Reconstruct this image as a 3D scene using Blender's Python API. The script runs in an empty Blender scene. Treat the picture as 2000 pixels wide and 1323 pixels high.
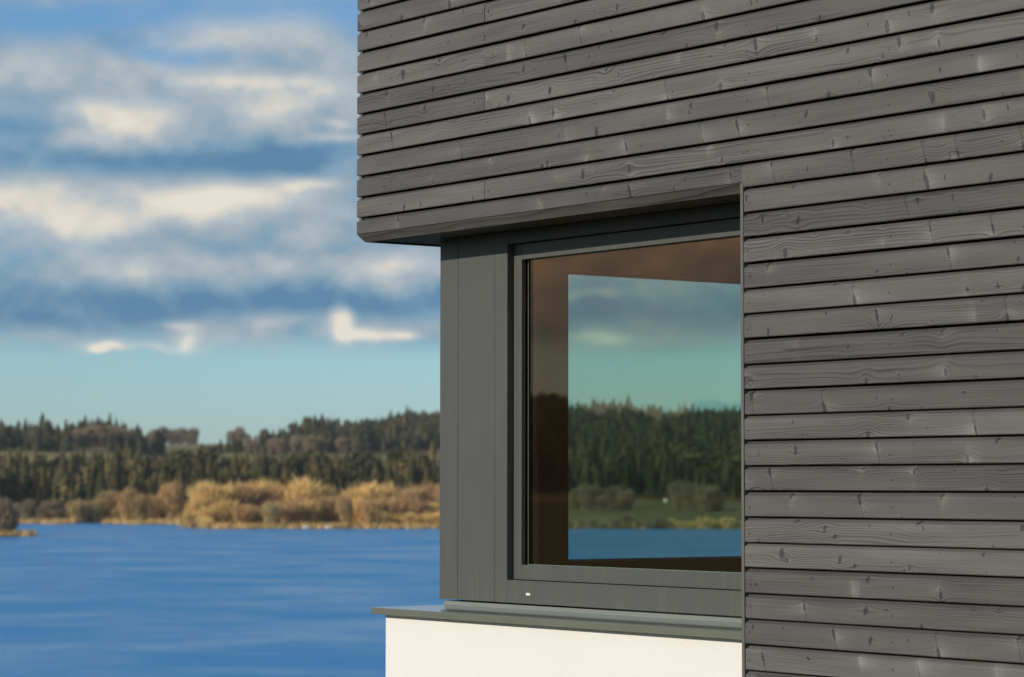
import bpy, bmesh, math, random
import numpy as np
from mathutils import Vector

random.seed(7)
rng = np.random.default_rng(7)
R = math.radians
scene = bpy.context.scene
COL = scene.collection

# ------------------------------------------------------------------ camera
CAM = Vector((6.1875, -5.334, 10.0))         # lake surface is z = 0
F_PX = 5372.0
YAW, PITCH, ROLL = 0.628308, 0.053628, 0.000895
fw = Vector((-math.cos(YAW) * math.cos(PITCH), math.sin(YAW) * math.cos(PITCH), math.sin(PITCH)))
rt = Vector((math.sin(YAW), math.cos(YAW), 0))
up = rt.cross(fw)
rt2 = rt * math.cos(ROLL) + up * math.sin(ROLL)
up2 = up * math.cos(ROLL) - rt * math.sin(ROLL)
cd = bpy.data.cameras.new('camera')
cam = bpy.data.objects.new('camera', cd)
COL.objects.link(cam)
from mathutils import Matrix
cam.matrix_world = Matrix(((rt2.x, up2.x, -fw.x, CAM.x), (rt2.y, up2.y, -fw.y, CAM.y), (rt2.z, up2.z, -fw.z, CAM.z), (0, 0, 0, 1)))
cd.sensor_fit = 'HORIZONTAL'
cd.sensor_width = 36.0
cd.lens = F_PX / 2000 * 36.0
cd.clip_start = 0.1
cd.clip_end = 20000
cd.dof.use_dof = True
cd.dof.focus_distance = 8.7
cd.dof.aperture_fstop = 6.5
scene.camera = cam

# ------------------------------------------------------------------ sun, exposure
SUN_EL, SUN_LEFT = R(21.3), R(4.0)
sdir = Vector((-math.sin(SUN_LEFT) * math.cos(SUN_EL), -math.cos(SUN_LEFT) * math.cos(SUN_EL), math.sin(SUN_EL)))
sl = bpy.data.lights.new('sun', 'SUN')
sl.energy = 3.5
sl.angle = R(0.55)
sl.color = (1.0, 0.90, 0.76)
so = bpy.data.objects.new('sun', sl)
COL.objects.link(so)
so.rotation_euler = sdir.to_track_quat('Z', 'Y').to_euler()
scene.view_settings.view_transform = 'Standard'
scene.view_settings.look = 'None'
scene.view_settings.exposure = 0.0
scene.view_settings.gamma = 1.0
scene.view_settings.use_curve_mapping = False
scene.render.engine = 'CYCLES'
scene.cycles.use_denoising = True
scene.cycles.max_bounces = 6
scene.cycles.diffuse_bounces = 3
scene.cycles.transparent_max_bounces = 16
scene.cycles.sample_clamp_indirect = 6.0


# ------------------------------------------------------------------ node helpers
class NT:
    def __init__(self, tree):
        self.t = tree

    def n(self, typ, **kw):
        nd = self.t.nodes.new(typ)
        for k, v in kw.items():
            setattr(nd, k, v)
        return nd

    def lk(self, a, b):
        self.t.links.new(a, b)

    def put(self, sock, v):
        if isinstance(v, bpy.types.NodeSocket):
            self.lk(v, sock)
        else:
            sock.default_value = v

    def m(self, op, a, b=None, c=None, clamp=False):
        nd = self.n('ShaderNodeMath', operation=op, use_clamp=clamp)
        self.put(nd.inputs[0], a)
        if b is not None:
            self.put(nd.inputs[1], b)
        if c is not None:
            self.put(nd.inputs[2], c)
        return nd.outputs[0]

    def v(self, op, a, b=None):
        nd = self.n('ShaderNodeVectorMath', operation=op)
        self.put(nd.inputs[0], a)
        if b is not None:
            self.put(nd.inputs[1], b)
        return nd.outputs['Value'] if op in ('DOT_PRODUCT', 'LENGTH', 'DISTANCE') else nd.outputs[0]

    def xyz(self, x=0.0, y=0.0, z=0.0):
        nd = self.n('ShaderNodeCombineXYZ')
        for s, val in zip(nd.inputs, (x, y, z)):
            self.put(s, val)
        return nd.outputs[0]

    def sep(self, vec):
        nd = self.n('ShaderNodeSeparateXYZ')
        self.lk(vec, nd.inputs[0])
        return nd.outputs

    def noise(self, vec, scale=1.0, detail=2.0, rough=0.5, dist=0.0):
        nd = self.n('ShaderNodeTexNoise')
        self.lk(vec, nd.inputs['Vector'])
        nd.inputs['Scale'].default_value = scale
        nd.inputs['Detail'].default_value = detail
        nd.inputs['Roughness'].default_value = rough
        nd.inputs['Distortion'].default_value = dist
        return nd.outputs['Fac']

    def ss(self, x, lo, hi, a=0.0, b=1.0, interp='SMOOTHSTEP'):
        nd = self.n('ShaderNodeMapRange', interpolation_type=interp, clamp=True) if interp == 'LINEAR' else self.n('ShaderNodeMapRange', interpolation_type=interp)
        self.put(nd.inputs[0], x)
        for i, val in enumerate((lo, hi, a, b)):
            self.put(nd.inputs[1 + i], val)
        return nd.outputs[0]

    def mix(self, fac, a, b, blend='MIX'):
        nd = self.n('ShaderNodeMix', data_type='RGBA', blend_type=blend)
        self.put(nd.inputs[0], fac)
        for s, val in ((nd.inputs[6], a), (nd.inputs[7], b)):
            if isinstance(val, bpy.types.NodeSocket):
                self.lk(val, s)
            else:
                s.default_value = (*val, 1.0)
        return nd.outputs[2]

    def scale_col(self, col, f):
        nd = self.n('ShaderNodeVectorMath', operation='SCALE')
        if isinstance(col, bpy.types.NodeSocket):
            self.lk(col, nd.inputs[0])
        else:
            nd.inputs[0].default_value = col
        self.put(nd.inputs['Scale'], f)
        return nd.outputs[0]


def material(name):
    m = bpy.data.materials.new(name)
    m.use_nodes = True
    t = NT(m.node_tree)
    bsdf = m.node_tree.nodes['Principled BSDF']
    return m, t, bsdf


# ------------------------------------------------------------------ sky
HOR = 949.7


def ang(px, py):
    return math.atan((px - 1000) / F_PX), math.atan((HOR - py) / F_PX)


world = bpy.data.worlds.new('World')
scene.world = world
world.use_nodes = True
world.cycles.sampling_method = 'MANUAL'
world.cycles.sample_map_resolution = 512
W = NT(world.node_tree)
for nd in list(world.node_tree.nodes):
    world.node_tree.nodes.remove(nd)
STR = 0.105
out = W.n('ShaderNodeOutputWorld')
bg = W.n('ShaderNodeBackground')
bg.inputs['Strength'].default_value = STR
W.lk(bg.outputs[0], out.inputs[0])
sky = W.n('ShaderNodeTexSky', sky_type='NISHITA', sun_disc=False)
sky.sun_elevation = SUN_EL
sky.sun_rotation = math.atan2(sdir.x, sdir.y)
sky.altitude = 500
sky.air_density = 1.0
sky.dust_density = 0.25
sky.ozone_density = 4.0
gen = W.n('ShaderNodeTexCoord').outputs['Generated']
dirn = W.v('NORMALIZE', gen)
az = W.m('ARCTAN2', W.v('DOT_PRODUCT', dirn, tuple(rt)), W.v('DOT_PRODUCT', dirn, (-math.cos(YAW), math.sin(YAW), 0.0)))
el = W.m('ARCSINE', W.sep(dirn)[2])
# fractal noise stretched along the horizon, on the direction itself so that it runs on round the whole sky
dstr = W.v('MULTIPLY', dirn, (1.0, 1.0, 1.5))
n_big = W.noise(W.v('MULTIPLY', dirn, (1.0, 1.0, 3.0)), 15.0, 4.0, 0.5, 0.0)
n_med = W.noise(W.v('ADD', dstr, (3.1, 1.7, 0.4)), 30.0, 4.0, 0.50, 0.0)
n_up = W.noise(W.v('ADD', dstr, (3.1, 1.7, 0.4 + 0.010)), 30.0, 3.0, 0.50, 0.0)
n_a = W.m('SUBTRACT', n_big, 0.5)
n_b = W.m('SUBTRACT', n_med, 0.5)
p_az = W.m('MULTIPLY_ADD', n_b, 0.022, az)
p_el = W.m('MULTIPLY_ADD', n_b, 0.009, el)
pos = W.xyz(p_az, p_el, 0.0)


def blobs(lst):
    tot = None
    for (px, py, sx, sy, wt) in lst:
        if abs(px) < 3:                      # already an azimuth and elevation
            a, e, sx, sy = px, py, sx * F_PX, sy * F_PX
        else:
            a, e = ang(px, py)
        d = W.v('MULTIPLY', W.v('SUBTRACT', pos, (a, e, 0.0)), (F_PX / sx, F_PX / sy, 0.0))
        g = W.m('EXPONENT', W.m('MULTIPLY', W.v('DOT_PRODUCT', d, d), -1.0))
        tot = W.m('MULTIPLY', g, wt) if tot is None else W.m('MULTIPLY_ADD', g, wt, tot)
    return tot


S = 1.0 / STR


def sc(r, g, b):
    return (r * S, g * S, b * S)


skycol = W.v('MULTIPLY', sky.outputs[0], (0.78, 1.0, 1.12))
# light and shade within the cloud sheet
tone_b = blobs([
    (150, 140, 270, 42, .22), (500, 95, 200, 55, .20), (640, 170, 90, 60, .16), (470, 160, 150, 13, .22), (520, 205, 190, 40, .14), (120, 280, 260, 24, .12),
    (235, 236, 110, 34, .52), (140, 218, 60, 18, .25), (640, 245, 40, 11, .35), (655, 272, 55, 9, .40), (660, 330, 40, 40, .18),
    (50, 405, 150, 52, .44), (130, 452, 120, 26, .30), (330, 395, 130, 32, .44), (480, 380, 120, 25, .46), (600, 360, 60, 13, .48),
    (420, 432, 200, 24, .22), (480, 520, 380, 24, .20), (790, 520, 140, 34, .32),
    (660, 628, 24, 32, .80), (715, 656, 85, 17, .70), (795, 655, 26, 12, .40), (205, 678, 28, 11, .62), (285, 684, 85, 10, .42),
    (378, 668, 18, 18, .48), (345, 640, 42, 8, .42), (560, 628, 120, 17, .24), (1150, 578, 55, 10, .40), (1190, 655, 75, 10, .42),
    (250, 322, 420, 26, -.34), (585, 312, 140, 34, -.40), (300, 592, 520, 34, -.40), (100, 630, 260, 22, -.24), (770, 588, 240, 28, -.30),
    (40, 262, 140, 20, -.20), (590, 440, 180, 20, -.14), (60, 520, 160, 20, -.12), (1280, 612, 320, 40, -.36),
    (-1.25, .11, .34, .05, .40), (-2.1, .16, .4, .06, .3), (1.2, .15, .4, .06, .3), (-400, 400, 300, 60, .4), (-500, 560, 400, 40, -.3)])
tone = W.m('ADD', W.m('MULTIPLY_ADD', n_a, 0.50, tone_b), W.m('MULTIPLY_ADD', W.m('SUBTRACT', n_med, n_up), 0.85, W.m('MULTIPLY_ADD', n_b, 0.55, 0.39)))
rmp = W.n('ShaderNodeValToRGB')
cr = rmp.color_ramp
stops = [(0.0, (.095, .225, .38)), (.25, (.20, .335, .455)), (.48, (.36, .435, .50)), (.68, (.51, .55, .57)), (.86, (.74, .69, .60)), (1.0, (.84, .78, .67))]
while len(cr.elements) < len(stops):
    cr.elements.new(0.5)
for e_, (p_, c_) in zip(cr.elements, stops):
    e_.position = p_
    e_.color = (*c_, 1)
W.lk(tone, rmp.inputs[0])
cloud = W.v('MULTIPLY', rmp.outputs[0], (S, S, S))
# where the sheet is open: gaps at the top of the view, nothing low over the far shore
gaps = blobs([(70, 45, 270, 40, .75), (330, 112, 150, 26, .55), (540, 10, 300, 38, .75), (160, 330, 260, 14, .12), (700, 60, 60, 40, .3)])
low = W.ss(W.m('MULTIPLY_ADD', n_b, 0.010, el), ang(0, 712)[1], ang(0, 640)[1])
high = W.ss(el, ang(0, 60)[1], 0.55, 0.0, 0.42)
cov = W.m('SUBTRACT', W.m('SUBTRACT', W.m('MULTIPLY_ADD', n_a, 1.1, 0.90), gaps), high)
cov = W.m('MULTIPLY', W.ss(cov, 0.05, 0.95), low)
puff = W.ss(tone_b, 0.18, 0.55)                                    # the small heaps below the sheet
cov = W.m('MULTIPLY', W.m('MAXIMUM', cov, W.m('MULTIPLY', puff, W.ss(el, ang(0, 725)[1], ang(0, 690)[1]))), 0.97)
c = W.mix(cov, skycol, cloud)
W.lk(c, bg.inputs['Color'])


# ------------------------------------------------------------------ mesh helpers
def mesh_obj(name, verts, faces, mat, parent=None, smooth=False):
    me = bpy.data.meshes.new(name)
    me.from_pydata([tuple(v) for v in verts], [], [tuple(f) for f in faces])
    me.update()
    o = bpy.data.objects.new(name, me)
    COL.objects.link(o)
    for mm in (mat if isinstance(mat, (list, tuple)) else [mat]):
        me.materials.append(mm)
    if parent is not None:
        o.parent = parent
    if smooth:
        me.polygons.foreach_set('use_smooth', [True] * len(me.polygons))
    return o


def np_mesh(name, V, Fc, mat, parent=None, mat_index=None):
    """V (n,3), Fc (m,3) triangles"""
    me = bpy.data.meshes.new(name)
    me.vertices.add(len(V))
    me.vertices.foreach_set('co', np.asarray(V, np.float32).ravel())
    me.loops.add(len(Fc) * 3)
    me.loops.foreach_set('vertex_index', np.asarray(Fc, np.int32).ravel())
    me.polygons.add(len(Fc))
    me.polygons.foreach_set('loop_start', np.arange(0, len(Fc) * 3, 3, dtype=np.int32))
    me.polygons.foreach_set('loop_total', np.full(len(Fc), 3, np.int32))
    for mm in (mat if isinstance(mat, (list, tuple)) else [mat]):
        me.materials.append(mm)
    if mat_index is not None:
        me.polygons.foreach_set('material_index', np.asarray(mat_index, np.int32))
    me.update(calc_edges=True)
    o = bpy.data.objects.new(name, me)
    COL.objects.link(o)
    if parent is not None:
        o.parent = parent
    return o


BOXF = [(0, 3, 2, 1), (4, 5, 6, 7), (0, 1, 5, 4), (1, 2, 6, 5), (2, 3, 7, 6), (3, 0, 4, 7)]


def boxv(x0, x1, y0, y1, z0, z1):
    return [(x0, y0, z0), (x1, y0, z0), (x1, y1, z0), (x0, y1, z0), (x0, y0, z1), (x1, y0, z1), (x1, y1, z1), (x0, y1, z1)]


def boxes(name, lst, mat, parent=None, bevel=0.0):
    V, Fc = [], []
    for b in lst:
        k = len(V)
        V += boxv(*b)
        Fc += [tuple(i + k for i in f) for f in BOXF]
    o = mesh_obj(name, V, Fc, mat, parent)
    if bevel:
        md = o.modifiers.new('edge', 'BEVEL')
        md.width = bevel
        md.segments = 2
        md.limit_method = 'ANGLE'
    return o


def prism(name, prof, u0, u1, mat, parent=None, axis='X', u0f=None, u1f=None, flip=False):
    """profile [(y,z)] swept along x from u0 to u1; u0f/u1f: offset of the end as a function of y (mitres)"""
    n = len(prof)
    V = [(u0 + (u0f(y) if u0f else 0), y, z) for y, z in prof] + [(u1 + (u1f(y) if u1f else 0), y, z) for y, z in prof]
    Fc = [(i, i + n, (i + 1) % n + n, (i + 1) % n) for i in range(n)] + [tuple(range(n)), tuple(reversed(range(n, 2 * n)))]
    o = mesh_obj(name, V, Fc, mat, parent)
    return o


def fixn(o):
    bm = bmesh.new()
    bm.from_mesh(o.data)
    bmesh.ops.recalc_face_normals(bm, faces=bm.faces)
    bm.to_mesh(o.data)
    bm.free()
    return o


def tag(o, label, cat, group=None):
    o['label'] = label
    o['category'] = cat
    if group:
        o['group'] = group
    return o


def empty(name, loc, parent=None):
    o = bpy.data.objects.new(name, None)
    COL.objects.link(o)
    o.location = loc
    if parent:
        o.parent = parent
    return o


# ------------------------------------------------------------------ materials of the house
def wood_material(name, base, val_lo=0.86, val_hi=1.14, contrast=1.0):
    m, t, b = material(name)
    tc = t.n('ShaderNodeTexCoord').outputs['Object']
    seed = t.n('ShaderNodeAttribute', attribute_type='OBJECT', attribute_name='seed').outputs['Fac']
    s = t.sep(tc)
    x = t.m('ADD', s[0], t.m('MULTIPLY', seed, 61.7))
    # unroll the bevel: depth counts as height so that the grain runs over the edge
    zl = t.m('MULTIPLY_ADD', s[1], 0.8, s[2])
    z = t.m('MULTIPLY_ADD', seed, 17.3, zl)
    rnd = t.n('ShaderNodeTexWhiteNoise', noise_dimensions='1D')
    t.lk(seed, rnd.inputs['W'])
    rs = t.n('ShaderNodeSeparateColor')
    t.lk(rnd.outputs['Color'], rs.inputs[0])
    r1, r2, r3 = rs.outputs[0], rs.outputs[1], rs.outputs[2]
    wob = t.noise(t.xyz(t.m('MULTIPLY', x, 9.0), t.m('MULTIPLY', z, 30.0), 0.0), 1.0, 2.0)
    wobc = t.m('SUBTRACT', wob, 0.5)

    def knots(kx, off, rmin, rmax, gate):
        v = t.n('ShaderNodeTexVoronoi', voronoi_dimensions='1D', feature='F1')
        v.inputs['Scale'].default_value = 1.0
        v.inputs['Randomness'].default_value = 0.95
        w_ = t.m('MULTIPLY_ADD', x, kx, off)
        t.lk(w_, v.inputs['W'])
        cs = t.n('ShaderNodeSeparateColor')
        t.lk(v.outputs['Color'], cs.inputs[0])
        c1, c2, c3 = cs.outputs[0], cs.outputs[1], cs.outputs[2]
        c4 = t.m('FRACT', t.m('MULTIPLY', t.m('ADD', c1, c2), 7.31))
        dx = t.m('MULTIPLY_ADD', wobc, 0.008, t.m('DIVIDE', t.m('SUBTRACT', w_, v.outputs['W']), kx))
        dz = t.m('SUBTRACT', zl, t.m('MULTIPLY_ADD', c4, 0.074, -0.002))
        on = t.m('LESS_THAN', c1, gate)
        rad = t.m('MAXIMUM', t.m('MULTIPLY', t.ss(c2, 0.0, 1.0, rmin, rmax, 'LINEAR'), on), 0.0004)
        # tilted upright ovals
        dx = t.m('MULTIPLY_ADD', dz, t.m('MULTIPLY', t.m('SUBTRACT', c3, 0.5), 0.7), dx)
        qx = t.m('DIVIDE', dx, t.m('MULTIPLY', rad, 0.72))
        qz = t.m('DIVIDE', dz, t.m('MULTIPLY', rad, t.ss(c3, 0.0, 1.0, 0.9, 2.0, 'LINEAR')))
        r = t.m('SQRT', t.m('ADD', t.m('MULTIPLY', qx, qx), t.m('MULTIPLY', qz, qz)))
        return dict(dx=dx, dz=dz, qx=qx, qz=qz, r=r, rad=rad, on=on, c1=c1, c2=c2, c3=c3, c4=c4)

    K = knots(3.9, 0.0, 0.005, 0.0135, 0.74)
    K2 = knots(6.3, 5.31, 0.0016, 0.0056, 0.62)

    def bend(k, wx, wz):
        ex = t.m('DIVIDE', k['qx'], wx)
        ez = t.m('DIVIDE', k['qz'], wz)
        e = t.m('EXPONENT', t.m('MULTIPLY', t.m('ADD', t.m('MULTIPLY', ex, ex), t.m('MULTIPLY', ez, ez)), -1.0))
        return t.m('MULTIPLY', t.m('MULTIPLY', k['dz'], e), t.m('MULTIPLY', k['on'], -0.86))

    n_low = t.noise(t.xyz(t.m('MULTIPLY', x, 1.3), t.m('MULTIPLY', z, 9.0), r1), 1.0, 2.0, 0.5)
    sway = t.m('MULTIPLY', t.m('SUBTRACT', n_low, 0.5), t.m('MULTIPLY_ADD', r2, 0.06, 0.012))
    g = t.m('ADD', t.m('ADD', z, sway), t.m('ADD', bend(K, 5.2, 2.3), bend(K2, 5.0, 2.3)))
    # growth rings: spacing varies over the board and between boards
    dens = t.ss(r3, 0.0, 1.0, 75.0, 170.0, 'LINEAR')
    gphase = t.m('ADD', t.m('MULTIPLY', g, dens), t.m('MULTIPLY', t.noise(t.xyz(t.m('MULTIPLY', x, 0.6), t.m('MULTIPLY', g, 55.0), r2), 1.0, 2.0), 2.2))
    fr = t.m('FRACT', gphase)
    late = t.m('POWER', fr, 2.4)
    streak = t.noise(t.xyz(t.m('MULTIPLY', x, 2.2), t.m('MULTIPLY', g, 330.0), r1), 1.0, 3.0, 0.6)
    vis = t.ss(t.noise(t.xyz(t.m('MULTIPLY', x, 1.1), t.m('MULTIPLY', z, 22.0), r3), 1.0, 2.0), 0.36, 0.66, 0.16, 1.0)
    late_v = t.m('MULTIPLY', late, vis)
    val = t.m('MULTIPLY_ADD', t.m('SUBTRACT', late_v, 0.16), -0.56 * contrast, 1.0)
    val = t.m('MULTIPLY_ADD', t.m('SUBTRACT', streak, 0.5), 0.42 * contrast, val)
    # broad tone along the board
    tone = t.noise(t.xyz(t.m('MULTIPLY', x, 2.4), t.m('MULTIPLY', z, 16.0), r2), 1.0, 4.0, 0.55)
    val = t.m('MULTIPLY_ADD', t.m('SUBTRACT', tone, 0.5), 0.50 * contrast, val)
    val = t.m('MULTIPLY', val, t.ss(r1, 0.0, 1.0, val_lo, val_hi, 'LINEAR'))

    # painted sheen: paler colour on one side of a knot, with a crisp edge
    def painted_sheen(k, gate_lo):
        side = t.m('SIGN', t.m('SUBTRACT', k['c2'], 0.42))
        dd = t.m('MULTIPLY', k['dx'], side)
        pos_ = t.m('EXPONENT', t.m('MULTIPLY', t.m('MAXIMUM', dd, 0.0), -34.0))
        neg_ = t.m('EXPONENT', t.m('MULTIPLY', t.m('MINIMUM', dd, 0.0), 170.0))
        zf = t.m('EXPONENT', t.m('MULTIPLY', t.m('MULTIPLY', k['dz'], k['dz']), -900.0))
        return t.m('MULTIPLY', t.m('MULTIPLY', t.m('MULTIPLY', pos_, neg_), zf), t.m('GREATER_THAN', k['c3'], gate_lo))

    sheen = painted_sheen(K, 0.52)
    val = t.m('MULTIPLY', val, t.m('MULTIPLY_ADD', t.m('MULTIPLY', sheen, t.ss(tone, 0.36, 0.60)), 0.60 * contrast, 1.0))
    # dark core of knots, darker rim
    def core(k):
        inner = t.ss(k['r'], 1.0, 0.72)
        rim = t.m('SUBTRACT', t.ss(k['r'], 1.22, 1.0), t.ss(k['r'], 0.92, 0.70))
        return t.m('MULTIPLY', t.m('ADD', t.m('MULTIPLY', inner, 0.58), t.m('MULTIPLY', t.m('MAXIMUM', rim, 0.0), 0.22)), k['on'])

    val = t.m('MULTIPLY', val, t.m('SUBTRACT', 1.0, t.m('MINIMUM', t.m('ADD', core(K), core(K2)), 0.8)))
    # a few upright spike marks
    sx = t.m('DIVIDE', K['dx'], 0.0035)
    spike = t.m('MULTIPLY', t.m('EXPONENT', t.m('MULTIPLY', t.m('MULTIPLY', sx, sx), -1.0)), t.m('GREATER_THAN', K['c3'], 0.76))
    val = t.m('MULTIPLY', val, t.m('MULTIPLY_ADD', spike, -0.26 * contrast, 1.0))
    # fine upright saw marks and scuffs
    saw = t.noise(t.xyz(t.m('MULTIPLY', x, 130.0), t.m('MULTIPLY', z, 3.0), r1), 1.0, 1.0)
    sawf = t.m('MULTIPLY', t.ss(saw, 0.70, 0.78), t.ss(tone, 0.45, 0.60))
    val = t.m('MULTIPLY', val, t.m('MULTIPLY_ADD', sawf, -0.16, 1.0))
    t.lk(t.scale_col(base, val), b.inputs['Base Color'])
    b.inputs['Roughness'].default_value = 0.62
    b.inputs['Specular IOR Level'].default_value = 0.35
    bp = t.n('ShaderNodeBump')
    bp.inputs['Strength'].default_value = 0.3
    bp.inputs['Distance'].default_value = 0.001
    t.lk(t.noise(t.xyz(t.m('MULTIPLY', x, 6.0), t.m('MULTIPLY', z, 420.0), 0.0), 1.0, 1.0), bp.inputs['Height'])
    t.lk(bp.outputs[0], b.inputs['Normal'])
    return m


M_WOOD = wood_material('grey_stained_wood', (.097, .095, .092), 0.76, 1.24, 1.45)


def simple(name, col, rough=0.5, metal=0.0, spec=0.5, noise_amt=0.0, nscale=20.0, bump=0.0, bscale=200.0, bdist=0.001, stretch=(1, 1, 1)):
    m, t, b = material(name)
    b.inputs['Roughness'].default_value = rough
    b.inputs['Metallic'].default_value = metal
    b.inputs['Specular IOR Level'].default_value = spec
    tc = t.n('ShaderNodeTexCoord').outputs['Object']
    if noise_amt:
        nz = t.noise(t.v('MULTIPLY', tc, stretch), nscale, 5.0, 0.6)
        f = t.m('MULTIPLY_ADD', t.m('SUBTRACT', nz, 0.5), 2 * noise_amt, 1.0)
        t.lk(t.scale_col(col, f), b.inputs['Base Color'])
    else:
        b.inputs['Base Color'].default_value = (*col, 1)
    if bump:
        nb = t.noise(tc, bscale, 4.0, 0.6)
        bp = t.n('ShaderNodeBump')
        bp.inputs['Strength'].default_value = bump
        bp.inputs['Distance'].default_value = bdist
        t.lk(nb, bp.inputs['Height'])
        t.lk(bp.outputs[0], b.inputs['Normal'])
    return m


def frame_material():
    """powder-coated aluminium: dusty upright run marks, specks"""
    m, t, b = material('grey_coated_aluminium')
    tc = t.n('ShaderNodeTexCoord').outputs['Object']
    runs = t.noise(t.v('MULTIPLY', tc, (24.0, 24.0, 1.4)), 1.0, 5.0, 0.7)
    runs_f = t.ss(runs, 0.42, 0.72)
    cloud = t.noise(tc, 3.0, 4.0, 0.6)
    dust = t.m('MULTIPLY', runs_f, t.ss(cloud, 0.35, 0.65))
    speck = t.ss(t.noise(t.v('MULTIPLY', tc, (1.0, 1.0, 0.6)), 420.0, 2.0, 0.5), 0.68, 0.78)
    fac = t.m('MULTIPLY_ADD', speck, 0.25, t.m('MULTIPLY', dust, 0.40), clamp=True)
    colr = t.mix(fac, (.090, .096, .091), (.138, .138, .122))
    t.lk(colr, b.inputs['Base Color'])
    t.lk(t.ss(fac, 0.0, 1.0, 0.36, 0.6, 'LINEAR'), b.inputs['Roughness'])
    b.inputs['Specular IOR Level'].default_value = 0.25
    bp = t.n('ShaderNodeBump')
    bp.inputs['Strength'].default_value = 0.12
    bp.inputs['Distance'].default_value = 0.0005
    t.lk(t.noise(tc, 900.0, 2.0, 0.5), bp.inputs['Height'])
    t.lk(bp.outputs[0], b.inputs['Normal'])
    return m


M_FRAME = frame_material()
M_SILL = simple('grey_green_sill_metal', (.165, .180, .150), 0.22, 0.1, 1.0, 0.10, 6.0)
M_SILL.node_tree.nodes['Principled BSDF'].inputs['Coat Weight'].default_value = 1.0
M_SILL.node_tree.nodes['Principled BSDF'].inputs['Coat Roughness'].default_value = 0.08
M_SOFFIT = simple('dark_soffit_metal', (.085, .083, .084), 0.45, 0.0, 0.4, 0.08, 5.0)
M_MEMBRANE = simple('black_membrane', (.012, .012, .012), 0.9, 0, 0.1)
M_GASKET = simple('light_spacer', (.45, .43, .40), 0.4, 0.3)
M_RUBBER = simple('black_gasket', (.012, .011, .010), 0.6, 0, 0.2)
M_TRIM = simple('grey_trim_board', (.12, .117, .11), 0.6, 0, 0.3, 0.14, 30.0, 0.2, 120.0, 0.001, (1, 1, .15))
M_INWOOD = simple('brown_window_wood', (.46, .235, .13), 0.45, 0, 0.4, 0.16, 14.0, 0, stretch=(1, .15, 2.0))
M_ROOM = simple('room_plaster', (.62, .56, .50), 0.8, 0, 0.2)
M_FLOORW = simple('room_floor_oak', (.36, .22, .12), 0.5, 0, 0.4, 0.15, 9.0, stretch=(1, 6, 1))
M_CAPW = simple('white_cap', (.8, .78, .72), 0.4)
M_NAIL = simple('dark_nail', (.022, .020, .019), 0.5, 0.4)


def plaster_material():
    m, t, b = material('white_render')
    tc = t.n('ShaderNodeTexCoord').outputs['Object']
    pit = t.noise(tc, 170.0, 4.0, 0.65)
    pits = t.m('MULTIPLY', t.ss(pit, 0.385, 0.30), t.ss(t.noise(tc, 6.0, 3.0, 0.5), 0.30, 0.62))
    tone = t.noise(tc, 2.5, 4.0, 0.6)
    v = t.m('MULTIPLY_ADD', t.m('SUBTRACT', tone, 0.5), 0.06, 1.0)
    v = t.m('MULTIPLY_ADD', pits, -0.17, v)
    v = t.m('MULTIPLY_ADD', t.m('SUBTRACT', t.noise(tc, 320.0, 2.0, 0.6), 0.5), 0.22, v)
    t.lk(t.scale_col((.785, .78, .755), v), b.inputs['Base Color'])
    b.inputs['Roughness'].default_value = 0.9
    b.inputs['Specular IOR Level'].default_value = 0.15
    bp = t.n('ShaderNodeBump')
    bp.inputs['Strength'].default_value = 0.6
    bp.inputs['Distance'].default_value = 0.003
    grain = t.m('MULTIPLY_ADD', t.noise(tc, 420.0, 2.0, 0.6), 0.35, t.m('MULTIPLY', pits, -1.0))
    t.lk(grain, bp.inputs['Height'])
    t.lk(bp.outputs[0], b.inputs['Normal'])
    return m


M_PLASTER = plaster_material()


def glass_material():
    """coated double glazing: tinted transmission plus Fresnel mirror; works the same from both sides"""
    m = bpy.data.materials.new('tinted_glass')
    m.use_nodes = True
    t = NT(m.node_tree)
    for nd in list(m.node_tree.nodes):
        m.node_tree.nodes.remove(nd)
    o = t.n('ShaderNodeOutputMaterial')
    geo = t.n('ShaderNodeNewGeometry')
    cosv = t.m('ABSOLUTE', t.v('DOT_PRODUCT', geo.outputs['Normal'], geo.outputs['Incoming']))
    f = t.m('MULTIPLY_ADD', t.m('POWER', t.m('SUBTRACT', 1.0, cosv), 5.0), 0.80, 0.095, clamp=True)
    tr = t.n('ShaderNodeBsdfTransparent')
    tr.inputs[0].default_value = (.845, .935, .900, 1)
    gl = t.n('ShaderNodeBsdfGlossy')
    gl.inputs['Color'].default_value = (1.0, .57, .37, 1)
    gl.inputs['Roughness'].default_value = 0.01
    mx = t.n('ShaderNodeMixShader')
    t.lk(f, mx.inputs[0])
    t.lk(tr.outputs[0], mx.inputs[1])
    t.lk(gl.outputs[0], mx.inputs[2])
    t.lk(mx.outputs[0], o.inputs[0])
    return m


M_GLASS = glass_material()

# ------------------------------------------------------------------ house
CZ = CAM.z
GROUND = CZ - 1.65
XL = -2.103                       # outer face of the side cladding
PITCHB = 0.075
Z0 = CZ + 1.2624                  # bottom edge of board row 0
XR = 4.4                          # right end of the front wall
YB = 5.6                          # back of the house
house = empty('house', (0, 0, GROUND))
tag(house, 'modern house corner with grey timber cladding, corner window and white rendered base', 'house')
HP = Vector((0, 0, -GROUND))


def hp(o, parent=house):
    """parent while keeping geometry written in world coordinates"""
    o.parent = parent
    if parent is house:
        o.location = Vector(o.location) + HP
    return o


K_TOP, K_BOT = -21, 38
ZT = Z0 - K_TOP * PITCHB + 0.0
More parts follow.
